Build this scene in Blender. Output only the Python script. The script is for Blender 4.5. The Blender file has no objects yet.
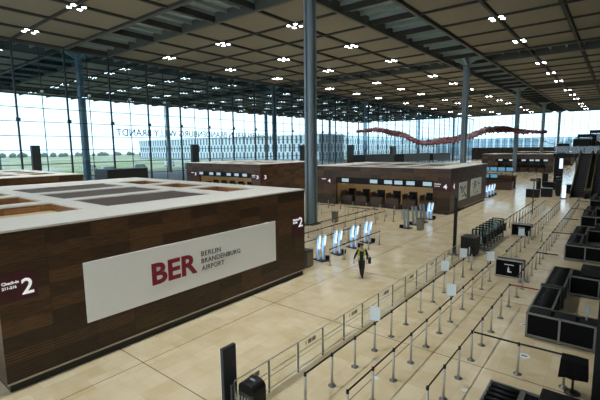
import bpy, bmesh, math, random
from mathutils import Vector, Matrix
random.seed(7)
S = bpy.context.scene
COL = S.collection
PI = math.pi

# ------------------------------------------------------------------ helpers
def lin(c):
    return tuple(((v/255)/12.92 if v/255 <= .04045 else ((v/255+.055)/1.055)**2.4) for v in c)

class MB:
    """collects shapes for ONE mesh object"""
    def __init__(s): s.bm = bmesh.new(); s.mi = 0
    def _f(s, vs, sm=False):
        try:
            f = s.bm.faces.new(vs); f.material_index = s.mi; f.smooth = sm; return f
        except ValueError: return None
    def box(s, x0, x1, y0, y1, z0, z1):
        v = [s.bm.verts.new(p) for p in ((x0,y0,z0),(x1,y0,z0),(x1,y1,z0),(x0,y1,z0),(x0,y0,z1),(x1,y0,z1),(x1,y1,z1),(x0,y1,z1))]
        for q in ((3,2,1,0),(4,5,6,7),(0,1,5,4),(1,2,6,5),(2,3,7,6),(3,0,4,7)): s._f([v[i] for i in q])
        return s
    def obox(s, c, ux, uy, uz):
        c, ux, uy, uz = map(Vector, (c, ux, uy, uz)); v = []
        for k in (-1, 1):
            for (a, b) in ((-1,-1),(1,-1),(1,1),(-1,1)): v.append(s.bm.verts.new(c+ux*a+uy*b+uz*k))
        for q in ((3,2,1,0),(4,5,6,7),(0,1,5,4),(1,2,6,5),(2,3,7,6),(3,0,4,7)): s._f([v[i] for i in q])
        return s
    def lathe(s, prof, c=(0,0), n=14):
        rings = []
        for r, z in prof:
            rings.append([s.bm.verts.new((c[0]+r*math.cos(2*PI*i/n), c[1]+r*math.sin(2*PI*i/n), z)) for i in range(n)])
        for a, b in zip(rings, rings[1:]):
            for i in range(n): s._f([a[i], a[(i+1)%n], b[(i+1)%n], b[i]], True)
        s._f(list(reversed(rings[0]))); s._f(rings[-1])
        return s
    def tube(s, p, q, r, n=8, r2=None):
        p, q = Vector(p), Vector(q); d = (q-p).normalized()
        a = d.orthogonal().normalized(); b = d.cross(a); r2 = r if r2 is None else r2
        R0 = [s.bm.verts.new(p+(a*math.cos(2*PI*i/n)+b*math.sin(2*PI*i/n))*r) for i in range(n)]
        R1 = [s.bm.verts.new(q+(a*math.cos(2*PI*i/n)+b*math.sin(2*PI*i/n))*r2) for i in range(n)]
        for i in range(n): s._f([R0[i], R0[(i+1)%n], R1[(i+1)%n], R1[i]], True)
        s._f(list(reversed(R0))); s._f(R1)
        return s
    def prism(s, poly, axis, a0, a1):
        """poly of 2-D points extruded along axis ('x','y','z') from a0 to a1"""
        def P(u, v, w): return {'x': (w,u,v), 'y': (u,w,v), 'z': (u,v,w)}[axis]
        A = [s.bm.verts.new(P(u,v,a0)) for u, v in poly]; B = [s.bm.verts.new(P(u,v,a1)) for u, v in poly]
        n = len(poly)
        for i in range(n): s._f([A[i], A[(i+1)%n], B[(i+1)%n], B[i]])
        s._f(list(reversed(A))); s._f(B)
        return s
    def ico(s, c, r, sub=1, sc=(1,1,1)):
        ret = bmesh.ops.create_icosphere(s.bm, subdivisions=sub, radius=r)
        for v in ret['verts']: v.co = Vector((v.co.x*sc[0], v.co.y*sc[1], v.co.z*sc[2])) + Vector(c)
        for f in {f for v in ret['verts'] for f in v.link_faces}: f.material_index = s.mi; f.smooth = True
        return s
    def build(s, name, mat, parent=None, bevel=0):
        bmesh.ops.recalc_face_normals(s.bm, faces=s.bm.faces)
        me = bpy.data.meshes.new(name); s.bm.to_mesh(me); s.bm.free()
        for m in (mat if isinstance(mat, (list, tuple)) else [mat]): me.materials.append(m)
        o = bpy.data.objects.new(name, me); COL.objects.link(o)
        if parent: o.parent = parent
        if bevel:
            b = o.modifiers.new('bevel', 'BEVEL'); b.width = bevel; b.segments = 2; b.limit_method = 'ANGLE'
        return o

def tag(o, label, cat, group=None, kind=None):
    o['label'] = label; o['category'] = cat
    if group: o['group'] = group
    if kind: o['kind'] = kind
    return o
def thing(name, label, cat, loc=(0,0,0), rz=0, group=None):
    o = bpy.data.objects.new(name, None); COL.objects.link(o)
    o.location = loc; o.rotation_euler = (0,0,rz); o.empty_display_size = .2
    return tag(o, label, cat, group)
def struct(o): o['kind'] = 'structure'; return o
def dup(root, loc, rz=0, label=None, group=None):
    r = root.copy(); COL.objects.link(r); r.location = loc; r.rotation_euler = (0,0,rz)
    if label: r['label'] = label
    if group: r['group'] = group
    for ch in list(root.children):
        c = ch.copy(); COL.objects.link(c); c.parent = r
        for g in list(ch.children):
            d = g.copy(); COL.objects.link(d); d.parent = c
    return r
ONES = ['','first','second','third','fourth','fifth','sixth','seventh','eighth','ninth','tenth','eleventh','twelfth','thirteenth','fourteenth','fifteenth','sixteenth','seventeenth','eighteenth','nineteenth']
def nth(n):
    if n < 20: return ONES[n]
    t = {2:'twent',3:'thirt',4:'fort',5:'fift'}[n//10]
    return t+'ieth' if n % 10 == 0 else t+'y-'+ONES[n%10]
def text_mesh(txt, size, offset=0, depth=.01, align='LEFT', space=1.0):
    c = bpy.data.curves.new('lettering', 'FONT'); c.body = txt; c.size = size; c.offset = offset
    c.extrude = depth; c.align_x = align; c.space_character = space; c.resolution_u = 3
    o = bpy.data.objects.new('lettering', c); COL.objects.link(o)
    dg = bpy.context.evaluated_depsgraph_get()
    me = bpy.data.meshes.new_from_object(o.evaluated_get(dg)); bpy.data.objects.remove(o); bpy.data.curves.remove(c)
    return me
def text(name, txt, size, mat, parent, origin, right, up, width=None, offset=0, depth=.01, height=None, space=1.0):
    """letters starting at origin, running along 'right' with their tops along 'up'"""
    me = text_mesh(txt, size, offset, depth, space=space)
    xs = [v.co.x for v in me.vertices]; ys = [v.co.y for v in me.vertices]
    x0, y0 = min(xs), min(ys)
    sx = width/(max(xs)-x0) if width else 1; sy = height/(max(ys)-y0) if height else sx
    r, u = Vector(right), Vector(up); n = r.cross(u); o3 = Vector(origin)
    for v in me.vertices: v.co = o3 + r*((v.co.x-x0)*sx) + u*((v.co.y-y0)*sy) + n*v.co.z
    me.materials.clear(); me.materials.append(mat)
    o = bpy.data.objects.new(name, me); COL.objects.link(o)
    if parent: o.parent = parent
    return o

# ------------------------------------------------------------------ materials
def mat(name, rgb, rough=.5, metal=0, var=.08, scale=6, emis=None, estr=0, coat=0, spec=.5, bump=0):
    m = bpy.data.materials.new(name); m.use_nodes = True; nt = m.node_tree; b = nt.nodes['Principled BSDF']
    c = lin(rgb)
    tc = nt.nodes.new('ShaderNodeTexCoord'); nz = nt.nodes.new('ShaderNodeTexNoise'); nz.inputs['Scale'].default_value = scale
    nz.inputs['Detail'].default_value = 3
    nt.links.new(tc.outputs['Object'], nz.inputs['Vector'])
    mx = nt.nodes.new('ShaderNodeMix'); mx.data_type = 'RGBA'
    mx.inputs['A'].default_value = tuple(v*(1-var) for v in c)+(1,); mx.inputs['B'].default_value = tuple(min(1, v*(1+var)) for v in c)+(1,)
    nt.links.new(nz.outputs['Fac'], mx.inputs['Factor']); nt.links.new(mx.outputs['Result'], b.inputs['Base Color'])
    b.inputs['Roughness'].default_value = rough; b.inputs['Metallic'].default_value = metal
    b.inputs['Coat Weight'].default_value = coat; b.inputs['Specular IOR Level'].default_value = spec
    if emis: b.inputs['Emission Color'].default_value = lin(emis)+(1,); b.inputs['Emission Strength'].default_value = estr
    if bump:
        bp = nt.nodes.new('ShaderNodeBump'); bp.inputs['Strength'].default_value = bump; nt.links.new(nz.outputs['Fac'], bp.inputs['Height']); nt.links.new(bp.outputs['Normal'], b.inputs['Normal'])
    return m
def N(nt, t, **kw):
    n = nt.nodes.new(t)
    for k, v in kw.items(): setattr(n, k, v)
    return n
def math_(nt, op, a, b=None):
    n = N(nt, 'ShaderNodeMath', operation=op)
    for i, v in enumerate((a, b)):
        if v is None: continue
        if hasattr(v, 'links'): nt.links.new(v, n.inputs[i])
        else: n.inputs[i].default_value = v
    return n.outputs[0]
def mixc(nt, f, a, b, bt='MIX'):
    n = N(nt, 'ShaderNodeMix', data_type='RGBA', blend_type=bt)
    for k, v in (('Factor', f), ('A', a), ('B', b)):
        if hasattr(v, 'links'): nt.links.new(v, n.inputs[k])
        else: n.inputs[k].default_value = v
    return n.outputs['Result']
def glassy(name, tint, refl=.06, rough=.02, refl_col=(.9,.95,1)):
    m = bpy.data.materials.new(name); m.use_nodes = True; nt = m.node_tree; nt.nodes.clear()
    o = N(nt, 'ShaderNodeOutputMaterial'); t = N(nt, 'ShaderNodeBsdfTransparent'); g = N(nt, 'ShaderNodeBsdfGlossy'); mx = N(nt, 'ShaderNodeMixShader')
    t.inputs[0].default_value = tint+(1,); g.inputs['Roughness'].default_value = rough; g.inputs[0].default_value = refl_col+(1,)
    lw = N(nt, 'ShaderNodeLayerWeight'); lw.inputs['Blend'].default_value = .5
    nt.links.new(math_(nt, 'ADD', math_(nt, 'MULTIPLY', math_(nt, 'POWER', lw.outputs['Facing'], 4), .45), refl*.5), mx.inputs[0])
    nt.links.new(t.outputs[0], mx.inputs[1]); nt.links.new(g.outputs[0], mx.inputs[2]); nt.links.new(mx.outputs[0], o.inputs[0])
    return m

def floor_mat():
    m = bpy.data.materials.new('travertine'); m.use_nodes = True; nt = m.node_tree; b = nt.nodes['Principled BSDF']
    tc = N(nt, 'ShaderNodeTexCoord'); sep = N(nt, 'ShaderNodeSeparateXYZ'); nt.links.new(tc.outputs['Object'], sep.inputs[0])
    br = N(nt, 'ShaderNodeTexBrick'); br.offset = .37; br.squash = 1
    br.inputs['Scale'].default_value = 1; br.inputs['Brick Width'].default_value = .625*1.5; br.inputs['Row Height'].default_value = .625
    br.inputs['Mortar Size'].default_value = .004; br.inputs['Bias'].default_value = 0
    br.inputs['Color1'].default_value = lin((196,178,140))+(1,); br.inputs['Color2'].default_value = lin((218,204,172))+(1,); br.inputs['Mortar'].default_value = lin((170,152,120))+(1,)
    sw = N(nt, 'ShaderNodeCombineXYZ'); nt.links.new(sep.outputs[1], sw.inputs[0]); nt.links.new(sep.outputs[0], sw.inputs[1]); nt.links.new(sw.outputs[0], br.inputs['Vector'])
    nz = N(nt, 'ShaderNodeTexNoise'); nz.inputs['Scale'].default_value = 1.3; nz.inputs['Detail'].default_value = 6; nt.links.new(tc.outputs['Object'], nz.inputs['Vector'])
    rp = N(nt, 'ShaderNodeValToRGB'); rp.color_ramp.elements[0].position = .38; rp.color_ramp.elements[0].color = lin((200,178,140))+(1,); rp.color_ramp.elements[1].position = .62; rp.color_ramp.elements[1].color = lin((216,202,174))+(1,)
    nt.links.new(nz.outputs['Fac'], rp.inputs[0])
    c = mixc(nt, .45, br.outputs['Color'], rp.outputs[0])
    jx = math_(nt, 'LESS_THAN', math_(nt, 'FRACT', math_(nt, 'DIVIDE', math_(nt, 'ADD', sep.outputs[0], 11.52+625), 6.25)), .004)
    jy = math_(nt, 'LESS_THAN', math_(nt, 'FRACT', math_(nt, 'DIVIDE', math_(nt, 'ADD', sep.outputs[1], -6.25+625), 6.25)), .004)
    j = math_(nt, 'MAXIMUM', jx, jy)
    c = mixc(nt, j, c, lin((70,60,46))+(1,))
    nt.links.new(c, b.inputs['Base Color'])
    b.inputs['Roughness'].default_value = .15; b.inputs['Specular IOR Level'].default_value = .5
    return m
def wood_mat(name, c1, c2, louver=True):
    m = bpy.data.materials.new(name); m.use_nodes = True; nt = m.node_tree; b = nt.nodes['Principled BSDF']
    tc = N(nt, 'ShaderNodeTexCoord'); sep = N(nt, 'ShaderNodeSeparateXYZ'); nt.links.new(tc.outputs['Object'], sep.inputs[0])
    u = math_(nt, 'ADD', sep.outputs[0], sep.outputs[1]); cb = N(nt, 'ShaderNodeCombineXYZ'); nt.links.new(u, cb.inputs[0]); nt.links.new(sep.outputs[2], cb.inputs[1])
    br = N(nt, 'ShaderNodeTexBrick'); br.offset = .5; br.offset_frequency = 2
    for k, v in (('Scale',1),('Brick Width',1.27),('Row Height',.41),('Mortar Size',.004),('Bias',-.1)): br.inputs[k].default_value = v
    br.offset = 0
    br.inputs['Color1'].default_value = lin(c1)+(1,); br.inputs['Color2'].default_value = lin(c2)+(1,); br.inputs['Mortar'].default_value = lin(tuple(v*.45 for v in c1))+(1,)
    nt.links.new(cb.outputs[0], br.inputs['Vector'])
    mp = N(nt, 'ShaderNodeMapping'); mp.inputs['Scale'].default_value = (1.1, 16, 1); nt.links.new(cb.outputs[0], mp.inputs[0])
    nz = N(nt, 'ShaderNodeTexNoise'); nz.inputs['Scale'].default_value = 2; nz.inputs['Detail'].default_value = 5; nt.links.new(mp.outputs[0], nz.inputs['Vector'])
    rp = N(nt, 'ShaderNodeValToRGB'); rp.color_ramp.elements[0].position = .3; rp.color_ramp.elements[0].color = (.42,.39,.36,1); rp.color_ramp.elements[1].position = .72; rp.color_ramp.elements[1].color = (1.35,1.3,1.2,1)
    nt.links.new(nz.outputs['Fac'], rp.inputs[0])
    c = mixc(nt, 1, br.outputs['Color'], rp.outputs[0], 'MULTIPLY')
    if louver:
        lo = math_(nt, 'MULTIPLY', math_(nt, 'LESS_THAN', sep.outputs[2], 1.28), math_(nt, 'LESS_THAN', math_(nt, 'FRACT', math_(nt, 'DIVIDE', sep.outputs[2], .085)), .3))
        c = mixc(nt, math_(nt, 'MULTIPLY', lo, .85), c, (.004,.003,.002,1))
    nt.links.new(c, b.inputs['Base Color']); b.inputs['Roughness'].default_value = .38; b.inputs['Specular IOR Level'].default_value = .4
    return m
def panel_mat():
    m = bpy.data.materials.new('ceiling_mesh_panel'); m.use_nodes = True; nt = m.node_tree; b = nt.nodes['Principled BSDF']
    tc = N(nt, 'ShaderNodeTexCoord'); wv = N(nt, 'ShaderNodeTexWave', bands_direction='Y'); wv.inputs['Scale'].default_value = 1.6; nt.links.new(tc.outputs['Object'], wv.inputs[0])
    nz = N(nt, 'ShaderNodeTexNoise'); nz.inputs['Scale'].default_value = .25; nt.links.new(tc.outputs['Object'], nz.inputs['Vector'])
    c = mixc(nt, math_(nt, 'MULTIPLY', wv.outputs[1], .35), lin((118,114,100))+(1,), lin((98,93,78))+(1,))
    c = mixc(nt, math_(nt, 'MULTIPLY', nz.outputs[0], .25), c, lin((88,84,72))+(1,))
    nt.links.new(c, b.inputs['Base Color']); b.inputs['Roughness'].default_value = .7
    return m
def ground_mat():
    m = bpy.data.materials.new('airfield_ground'); m.use_nodes = True; nt = m.node_tree; b = nt.nodes['Principled BSDF']
    tc = N(nt, 'ShaderNodeTexCoord'); sep = N(nt, 'ShaderNodeSeparateXYZ'); nt.links.new(tc.outputs['Object'], sep.inputs[0])
    nz = N(nt, 'ShaderNodeTexNoise'); nz.inputs['Scale'].default_value = .03; nz.inputs['Detail'].default_value = 6; nt.links.new(tc.outputs['Object'], nz.inputs['Vector'])
    rp = N(nt, 'ShaderNodeValToRGB'); cr = rp.color_ramp
    cr.elements[0].position = .42; cr.elements[0].color = lin((104,122,70))+(1,); cr.elements[1].position = .6; cr.elements[1].color = lin((150,150,146))+(1,)
    e = cr.elements.new(.5); e.color = lin((140,140,100))+(1,)
    nt.links.new(nz.outputs[0], rp.inputs[0])
    near = math_(nt, 'GREATER_THAN', sep.outputs[0], -118)
    c = mixc(nt, near, rp.outputs[0], lin((128,128,126))+(1,))
    nt.links.new(c, b.inputs['Base Color']); b.inputs['Roughness'].default_value = .9
    return m

def slit_mat():
    m = bpy.data.materials.new('slit_facade'); m.use_nodes = True; nt = m.node_tree; b = nt.nodes['Principled BSDF']
    tc = N(nt, 'ShaderNodeTexCoord'); sep = N(nt, 'ShaderNodeSeparateXYZ'); nt.links.new(tc.outputs['Object'], sep.inputs[0])
    u = math_(nt, 'ADD', sep.outputs[0], sep.outputs[1]); row = math_(nt, 'DIVIDE', sep.outputs[2], 4.5)
    off = math_(nt, 'MULTIPLY', math_(nt, 'MODULO', math_(nt, 'FLOOR', row), 2), .5)
    a = math_(nt, 'LESS_THAN', math_(nt, 'FRACT', math_(nt, 'ADD', math_(nt, 'DIVIDE', u, 3.2), off)), .42)
    k = math_(nt, 'GREATER_THAN', math_(nt, 'FRACT', row), .1)
    c = mixc(nt, math_(nt, 'MULTIPLY', a, k), lin((214,222,226))+(1,), lin((72,92,104))+(1,))
    nt.links.new(c, b.inputs['Base Color']); b.inputs['Roughness'].default_value = .5
    return m
M = dict(
 slits=slit_mat(),
 floor=floor_mat(), wood=wood_mat('walnut_panel', (53,36,22), (94,67,42)), wood_in=wood_mat('walnut_edge', (120,86,56), (160,120,80), False),
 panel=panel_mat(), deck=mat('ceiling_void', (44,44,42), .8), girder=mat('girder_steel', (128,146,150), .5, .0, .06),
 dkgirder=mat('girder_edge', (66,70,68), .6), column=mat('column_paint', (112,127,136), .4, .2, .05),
 roof=mat('roof_board', (196,192,184), .45, 0, .05, 2), mesh=mat('roof_mesh', (66,52,42), .6, 0, .12, 12), wellfl=mat('well_floor', (190,168,130), .6, 0, .06),
 plinth=mat('plinth', (18,16,15), .5), sill=mat('steel_edge', (170,160,145), .35, .6),
 banner=mat('banner_vinyl', (232,233,232), .5, 0, .02), red=mat('logo_red', (128,14,44), .5, 0, .03), grey=mat('logo_grey', (92,86,90), .5, 0, .03),
 signred=mat('sign_purple', (64,13,26), .4, 0, .05), white=mat('sign_white', (240,240,240), .5, 0, .01, emis=(255,255,255), estr=.15),
 steel=mat('brushed_steel', (176,170,160), .35, .35, .05, 20), dksteel=mat('dark_steel', (58,58,56), .4, .5), black=mat('black_plastic', (13,13,14), .5, 0, .1, spec=.25),
 footmat=mat('post_foot', (116,118,116), .4, .5), blackfab=mat('black_panel', (9,9,11), .9, 0, .2, 15, spec=.15), belt=mat('belt_black', (14,13,13), .7), redbelt=mat('belt_red', (120,40,30), .7),
 paper=mat('notice_sheet', (205,216,220), .6, 0, .02), beige=mat('beige_wall', (186,174,146), .6, 0, .04), binmat=mat('bin_bronze', (128,122,110), .4, .5),
 mull=mat('mullion_steel', (40,48,54), .5, .3), trans=mat('transom_steel', (70,80,88), .5, .3), pylon=mat('pylon_dark', (30,36,42), .5), porch=mat('porch_dark', (16,19,22), .5),
 lens=mat('lamp_lens', (255,255,255), .3, emis=(246,250,255), estr=14), dimlens=mat('lamp_lens_dim', (230,230,230), .3, emis=(240,246,255), estr=2.5), lampbody=mat('lamp_body', (120,122,122), .4, .5),
 screen=mat('screen_glow', (30,40,45), .3, emis=(186,216,228), estr=.3), bluescr=mat('screen_blue', (20,40,60), .3, emis=(112,178,214), estr=.25),
 kwhite=mat('kiosk_white', (214,222,228), .25, 0, .02), kglow=mat('kiosk_glow', (120,170,220), .3, emis=(130,186,250), estr=.5), kscreen=mat('kiosk_screen', (180,200,215), .2, emis=(214,234,255), estr=.5), kgrey=mat('kiosk_grey', (138,152,158), .4),
 counter=mat('counter_brown', (84,62,48), .45, 0, .1), sculpt=mat('sculpture_red', (78,8,18), .6, 0, .25, 3),
 skin=mat('skin', (190,140,115), .5), hair=mat('hair_dark', (40,24,20), .6), cloth=mat('black_cloth', (16,17,22), .8), vest=mat('hi_vis', (160,176,62), .6, 0, .05, emis=None), reflective=mat('reflective_tape', (190,195,195), .4),
 ground=ground_mat(), tree=mat('tree_hazed', (104,116,104), .9, 0, .3, .1), fin=mat('facade_fin', (214,222,226), .5), bglass=mat('office_glass', (128,152,162), .2, 0, .15, .2), bslab=mat('office_slab', (150,164,172), .6),  # tree: distance haze is put into the colour, paler than the foliage
 darkwood=wood_mat('gallery_wood', (70,48,34), (104,74,50), False), warm=mat('fill_strip_warm', (255,230,180), .4, emis=(255,226,180), estr=8),
 facade=glassy('facade_glass', (.80,.92,.98), .2, refl_col=(.75,.92,1)), rail=glassy('rail_glass', (.97,.98,.97), .03), clear=glassy('clear_pane', (.8,.86,.88), .07),
 frost=mat('frosted_print', (132,128,118), .6), tyre=mat('tyre', (20,20,20), .8), van=mat('van_white', (220,222,224), .4), lash=mat('escalator_side', (26,27,26), .35, .3), gold=mat('escalator_edge', (120,108,78), .4, .5),
 step=mat('escalator_step', (44,44,44), .5, .4))

# ------------------------------------------------------------------ the setting
GX, GY, PER, MOD = -21.3, 28.3, 43.75, 6.25
ZC = 20.8
XG = -62.3            # glass facade
YF = 226.0            # far facade
struct(MB().box(XG-1, 18, -26, YF, -.3, 0).build('floor', M['floor']))
struct(MB().box(-700, XG-1, -300, 700, -.35, -.05).build('ground', M['ground']))
struct(MB().box(XG-1, 60, YF, 700, -.35, -.05).build('paving', M['ground']))
struct(MB().box(14, 14.4, -26, YF, 0, ZC).build('wall_right', M['roof']))

# ceiling panels (pattern of the ceiling stays in its mesh)
def coords(c, lo, hi):
    out = []; k = -6
    while c+PER*k < hi+PER:
        g = c+PER*k
        for j in range(6):
            a = g+MOD/2+MOD*j
            if a >= lo-1 and a+MOD <= hi+1: out.append(a)
        k += 1
    return out
px = coords(GX, -122, 20); py = coords(GY, -22, 205)
cb = MB()
for a in px:
    for b in py:
        cb.box(a+.3, a+MOD-.3, b+.24, b+MOD-.24, ZC+.3, ZC+.37)
ceil = struct(cb.build('ceiling', M['panel']))
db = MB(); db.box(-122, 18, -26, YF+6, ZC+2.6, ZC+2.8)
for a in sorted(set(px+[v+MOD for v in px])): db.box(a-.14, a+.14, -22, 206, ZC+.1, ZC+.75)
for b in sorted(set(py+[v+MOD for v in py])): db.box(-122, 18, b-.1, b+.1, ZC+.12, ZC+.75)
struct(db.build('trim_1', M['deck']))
# recessed girders: edge beams, deck and cross ribs
gk = 2
def girder(axis, c, lo, hi):
    global gk
    g = MB()
    def bx(a0, a1, l0, l1, z0, z1, mi):
        g.mi = mi
        if axis == 'y': g.box(a0, a1, l0, l1, z0, z1)
        else: g.box(l0, l1, a0, a1, z0, z1)
    h = MOD/2
    bx(c-h-.06, c-h+.26, lo, hi, ZC, ZC+1.7, 1); bx(c+h-.26, c+h+.06, lo, hi, ZC, ZC+1.7, 1)
    bx(c-h, c+h, lo, hi, ZC+1.15, ZC+1.3, 0)
    l = lo + (MOD/2 if False else 0)
    n = int((hi-lo)/2.0833)
    for i in range(n+1):
        p = lo+2.0833*i
        bx(c-h+.26, c+h-.26, p-.07, p+.07, ZC+.7, ZC+1.15, 0)
    struct(g.build(f'trim_{gk}', [M['girder'], M['dkgirder']])); gk += 1
for kx in (-2, -1, 0):
    girder('y', GX+PER*kx, -23, 206)
def xgird(c, lo, hi):
    girder('x', c, lo, hi)
for ky in range(-1, 5):
    c = GY+PER*ky
    segs = [(GX-PER*2-MOD/2-9, GX-PER*2-MOD/2), (GX-PER*2+MOD/2, GX-PER-MOD/2), (GX-PER+MOD/2, GX-MOD/2), (GX+MOD/2, 18)]
    g = MB(); h = MOD/2
    for lo, hi in segs:
        g.mi = 1; g.box(lo, hi, c-h-.06, c-h+.26, ZC, ZC+1.7); g.box(lo, hi, c+h-.26, c+h+.06, ZC, ZC+1.7)
        g.mi = 0; g.box(lo, hi, c-h, c+h, ZC+1.15, ZC+1.3)
        n = int(round((hi-lo)/2.0833))
        for i in range(n+1):
            p = lo+(hi-lo)*i/n
            g.box(p-.07, p+.07, c-h+.26, c+h-.26, ZC+.7, ZC+1.15)
    struct(g.build(f'trim_{gk}', [M['girder'], M['dkgirder']])); gk += 1

# columns
def column(x, y, label, group):
    t = thing('steel_column', label, 'column', (x, y, 0), 0, group)
    r, g = .46, .13
    poly = []
    for k in range(4):
        a = k*PI/2
        for (u, v) in ((r, -.30), (r, -g), (r-.14, -g), (r-.14, g), (r, g), (r, .30), (.30+.09, .30+.09)):
            poly.append((u*math.cos(a)-v*math.sin(a), u*math.sin(a)+v*math.cos(a)))
    MB().prism(poly, 'z', 0, ZC-.05).build('shaft', M['column'], t)
    MB().box(-.62, .62, -.62, .62, 0, .06).build('base_plate', M['dksteel'], t)
    for dx, dy in ((1,0),(-1,0),(0,1),(0,-1)):
        hb = MB(); w = .16
        pts = [(.3, ZC-.5), (3.0, ZC+.9), (3.0, ZC+1.12), (.3, ZC+1.12)]
        if dx: hb.prism([(dx*u, v) for u, v in pts], 'y', -w, w)
        else: hb.prism([(dy*u, v) for u, v in pts], 'x', -w, w)
        hb.build('haunch', M['girder'], t)
    MB().lathe([(.5, ZC-1.1), (.56, ZC-.9), (.56, ZC-.75), (.5, ZC-.6)], n=16).build('collar', M['column'], t)
    return t
for k in range(5):
    column(GX, GY+PER*k, ['tall blue-grey steel column rising nearest behind the white lettered banner wall',
        'blue-grey steel column standing behind the island marked four', 'blue-grey steel column in the hall crossing the end of the red sculpture',
        'slim distant steel column beyond the tip of the red sculpture', 'farthest slim steel column before the end glazing'][k], None)
for k in range(5):
    column(GX-PER, GY+PER*k, f'steel column under the canopy just outside the glass front, {nth(k+1)} from the near end', None)
for k in range(4):
    column(GX-2*PER, GY+PER*k, f'outer canopy column out on the forecourt, {nth(k+1)} from the near end', None)

# glass facade (left): panes, mullions, transoms
win = bpy.data.objects.new('window_1', None); COL.objects.link(win); win['kind'] = 'structure'
MB().box(XG-.02, XG+.02, -22, YF, 0, ZC+.6).build('glass_pane', M['facade'], win)
mb = MB(); y = 6.25; i = 0
while y < YF:
    y = 6.25+3.13*i; i += 1
    if i % 2: mb.box(XG+.05, XG+.3, y-.1, y+.1, 0, ZC+.3)
    else: mb.box(XG+.03, XG+.12, y-.05, y+.05, 0, ZC+.3)
    if y > YF-3: break
for y in (-18.75, -12.5, -6.25, 0): mb.box(XG+.05, XG+.27, y-.05, y+.05, 0, ZC+.3)
mb.build('mullion', M['mull'], win)
tb = MB()
for z in (3.0, 4.95, 6.9, 8.8, 10.7, 12.55, 14.4, 16.3, 18.2): tb.box(XG+.02, XG+.09, -22, YF, z-.05, z+.05)
tb.build('transom', M['trans'], win)
MB().box(XG+.02, XG+.4, -22, YF, ZC-.1, ZC+.3).build('head_rail', M['mull'], win)
# end facade
wf = bpy.data.objects.new('window_2', None); COL.objects.link(wf); wf['kind'] = 'structure'
MB().box(XG, 14, YF-.02, YF+.02, 6, ZC+2).build('glass_pane', M['facade'], wf)
mb = MB(); x = XG
while x < 14: mb.box(x-.07, x+.07, YF-.3, YF-.06, 6, ZC+2); x += 3.125
mb.build('mullion', M['mull'], wf)
tb = MB()
for z in (6.9, 8.8, 10.7, 12.55, 14.4, 16.3, 18.2): tb.box(XG, 14, YF-.1, YF-.03, z-.05, z+.05)
tb.build('transom', M['trans'], wf)
struct(MB().box(XG, 14, YF-.2, YF+.3, 0, 6).build('wall_end', M['darkwood']))

# lamps on the facade mullions
wl = thing('wall_lamp', 'x', 'lamp', (XG+.27, 18.75, 10.9), 0)
MB().box(0, .26, -.26, .26, -.24, .24).build('housing', M['mull'], wl, .03)
MB().box(.26, .29, -.17, .17, -.15, .15).build('lens', M['pylon'], wl)
for i in range(14):
    y = 18.75+6.26*i; lab = f'square dark floodlight on the glass front, {nth(i+1)} mullion from the near end'
    if i == 0: wl['label'] = lab
    else: dup(wl, (XG+.27, y, 10.9), 0, lab)
wd = thing('wall_lamp', 'x', 'lamp', (XG+.27, 18.75, 14.8), 0)
MB().lathe([(.05,-.16),(.16,-.14),(.2,0),(.16,.14),(.05,.16)]).build('globe', M['paper'], wd)
MB().box(-.05, .1, -.05, .05, -.05, .05).build('bracket', M['mull'], wd)
for i in range(14):
    y = 18.75+6.26*i+3.13; lab = f'small pale round lamp high on the glass front, {nth(i+1)} from the near end'
    if i == 0: wd['label'] = lab; wd.location = (XG+.27, y, 14.8)
    else: dup(wd, (XG+.27, y, 14.8), 0, lab)

ft = thing('facade_lettering', 'thin grey airport name lettering read backwards through the glass front', 'lettering', (0,0,0))
text('letters', 'FLUGHAFEN BERLIN BRANDENBURG WILLY BRANDT', 1.2, M['trans'], ft, (XG-.12, 69.2, 9.0), (0,-1,0), (0,0,1), width=37.2, height=1.15, depth=.03, offset=.004)

# ------------------------------------------------------------------ ceiling lamps
spot = bpy.data.lights.new('lamp_light', 'SPOT'); spot.energy = 3000; spot.spot_size = 1.65; spot.spot_blend = 1; spot.shadow_soft_size = .12; spot.color = (.97, 1, .98)
spot2 = bpy.data.lights.new('canopy_light', 'SPOT'); spot2.energy = 260; spot2.spot_size = 2.6; spot2.spot_blend = .6; spot2.shadow_soft_size = .12
def lamp0(lens='lens'):
    t = thing('ceiling_lamp', 'x', 'lamp', (0,0,0))
    MB().box(-.55, .55, -.04, .04, .12, .2).build('mounting_bar', M['lampbody'], t)
    MB().box(-.04, .04, -.55, .55, .13, .21).build('mounting_bar', M['lampbody'], t)
    for sx in (-1, 1):
        for sy in (-1, 1):
            c = (sx*.5, sy*.5)
            h = MB().lathe([(.1,.18),(.22,.05),(.25,0)], c, 12).build('lamp_head', M['lampbody'], t)
            MB().lathe([(.22,-.02),(.22,.01)], c, 12).build('lens', M[lens], h)
    lo = bpy.data.objects.new('lamp_light', spot if lens == 'lens' else spot2); COL.objects.link(lo); lo.parent = t; lo.location = (0,0,-.12)
    return t
L0 = lamp0(); L1 = lamp0('dimlens'); used = [False, False]
rows = ((-11.8,'row over the queue lines'), (-30.55,'row past the nearest column'), (-43.05,'middle row above wooden islands'), (-55.55,'row nearest the glass front'))
canopy = ((-74.5,'canopy row just outside glass'), (-87,'second canopy row outside glass'), (-99.5,'third canopy row outside glass'))
for X, nm in rows+canopy:
    j = 0
    for k in range(-1, 4):
        for d in (9.375, 21.875, 34.375):
            Y = GY+PER*k+d
            if Y < 4: continue
            j += 1; lab = f'four-lamp cluster, {nth(j)} from near end of {nm}'
            z = ZC-.02
            q = int(X < -70); p = (L0, L1)[q]
            if not used[q]: p['label'] = lab; p.location = (X, Y, z); used[q] = True; p['group'] = nm
            else: dup(p, (X, Y, z), 0, lab, nm)

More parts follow.
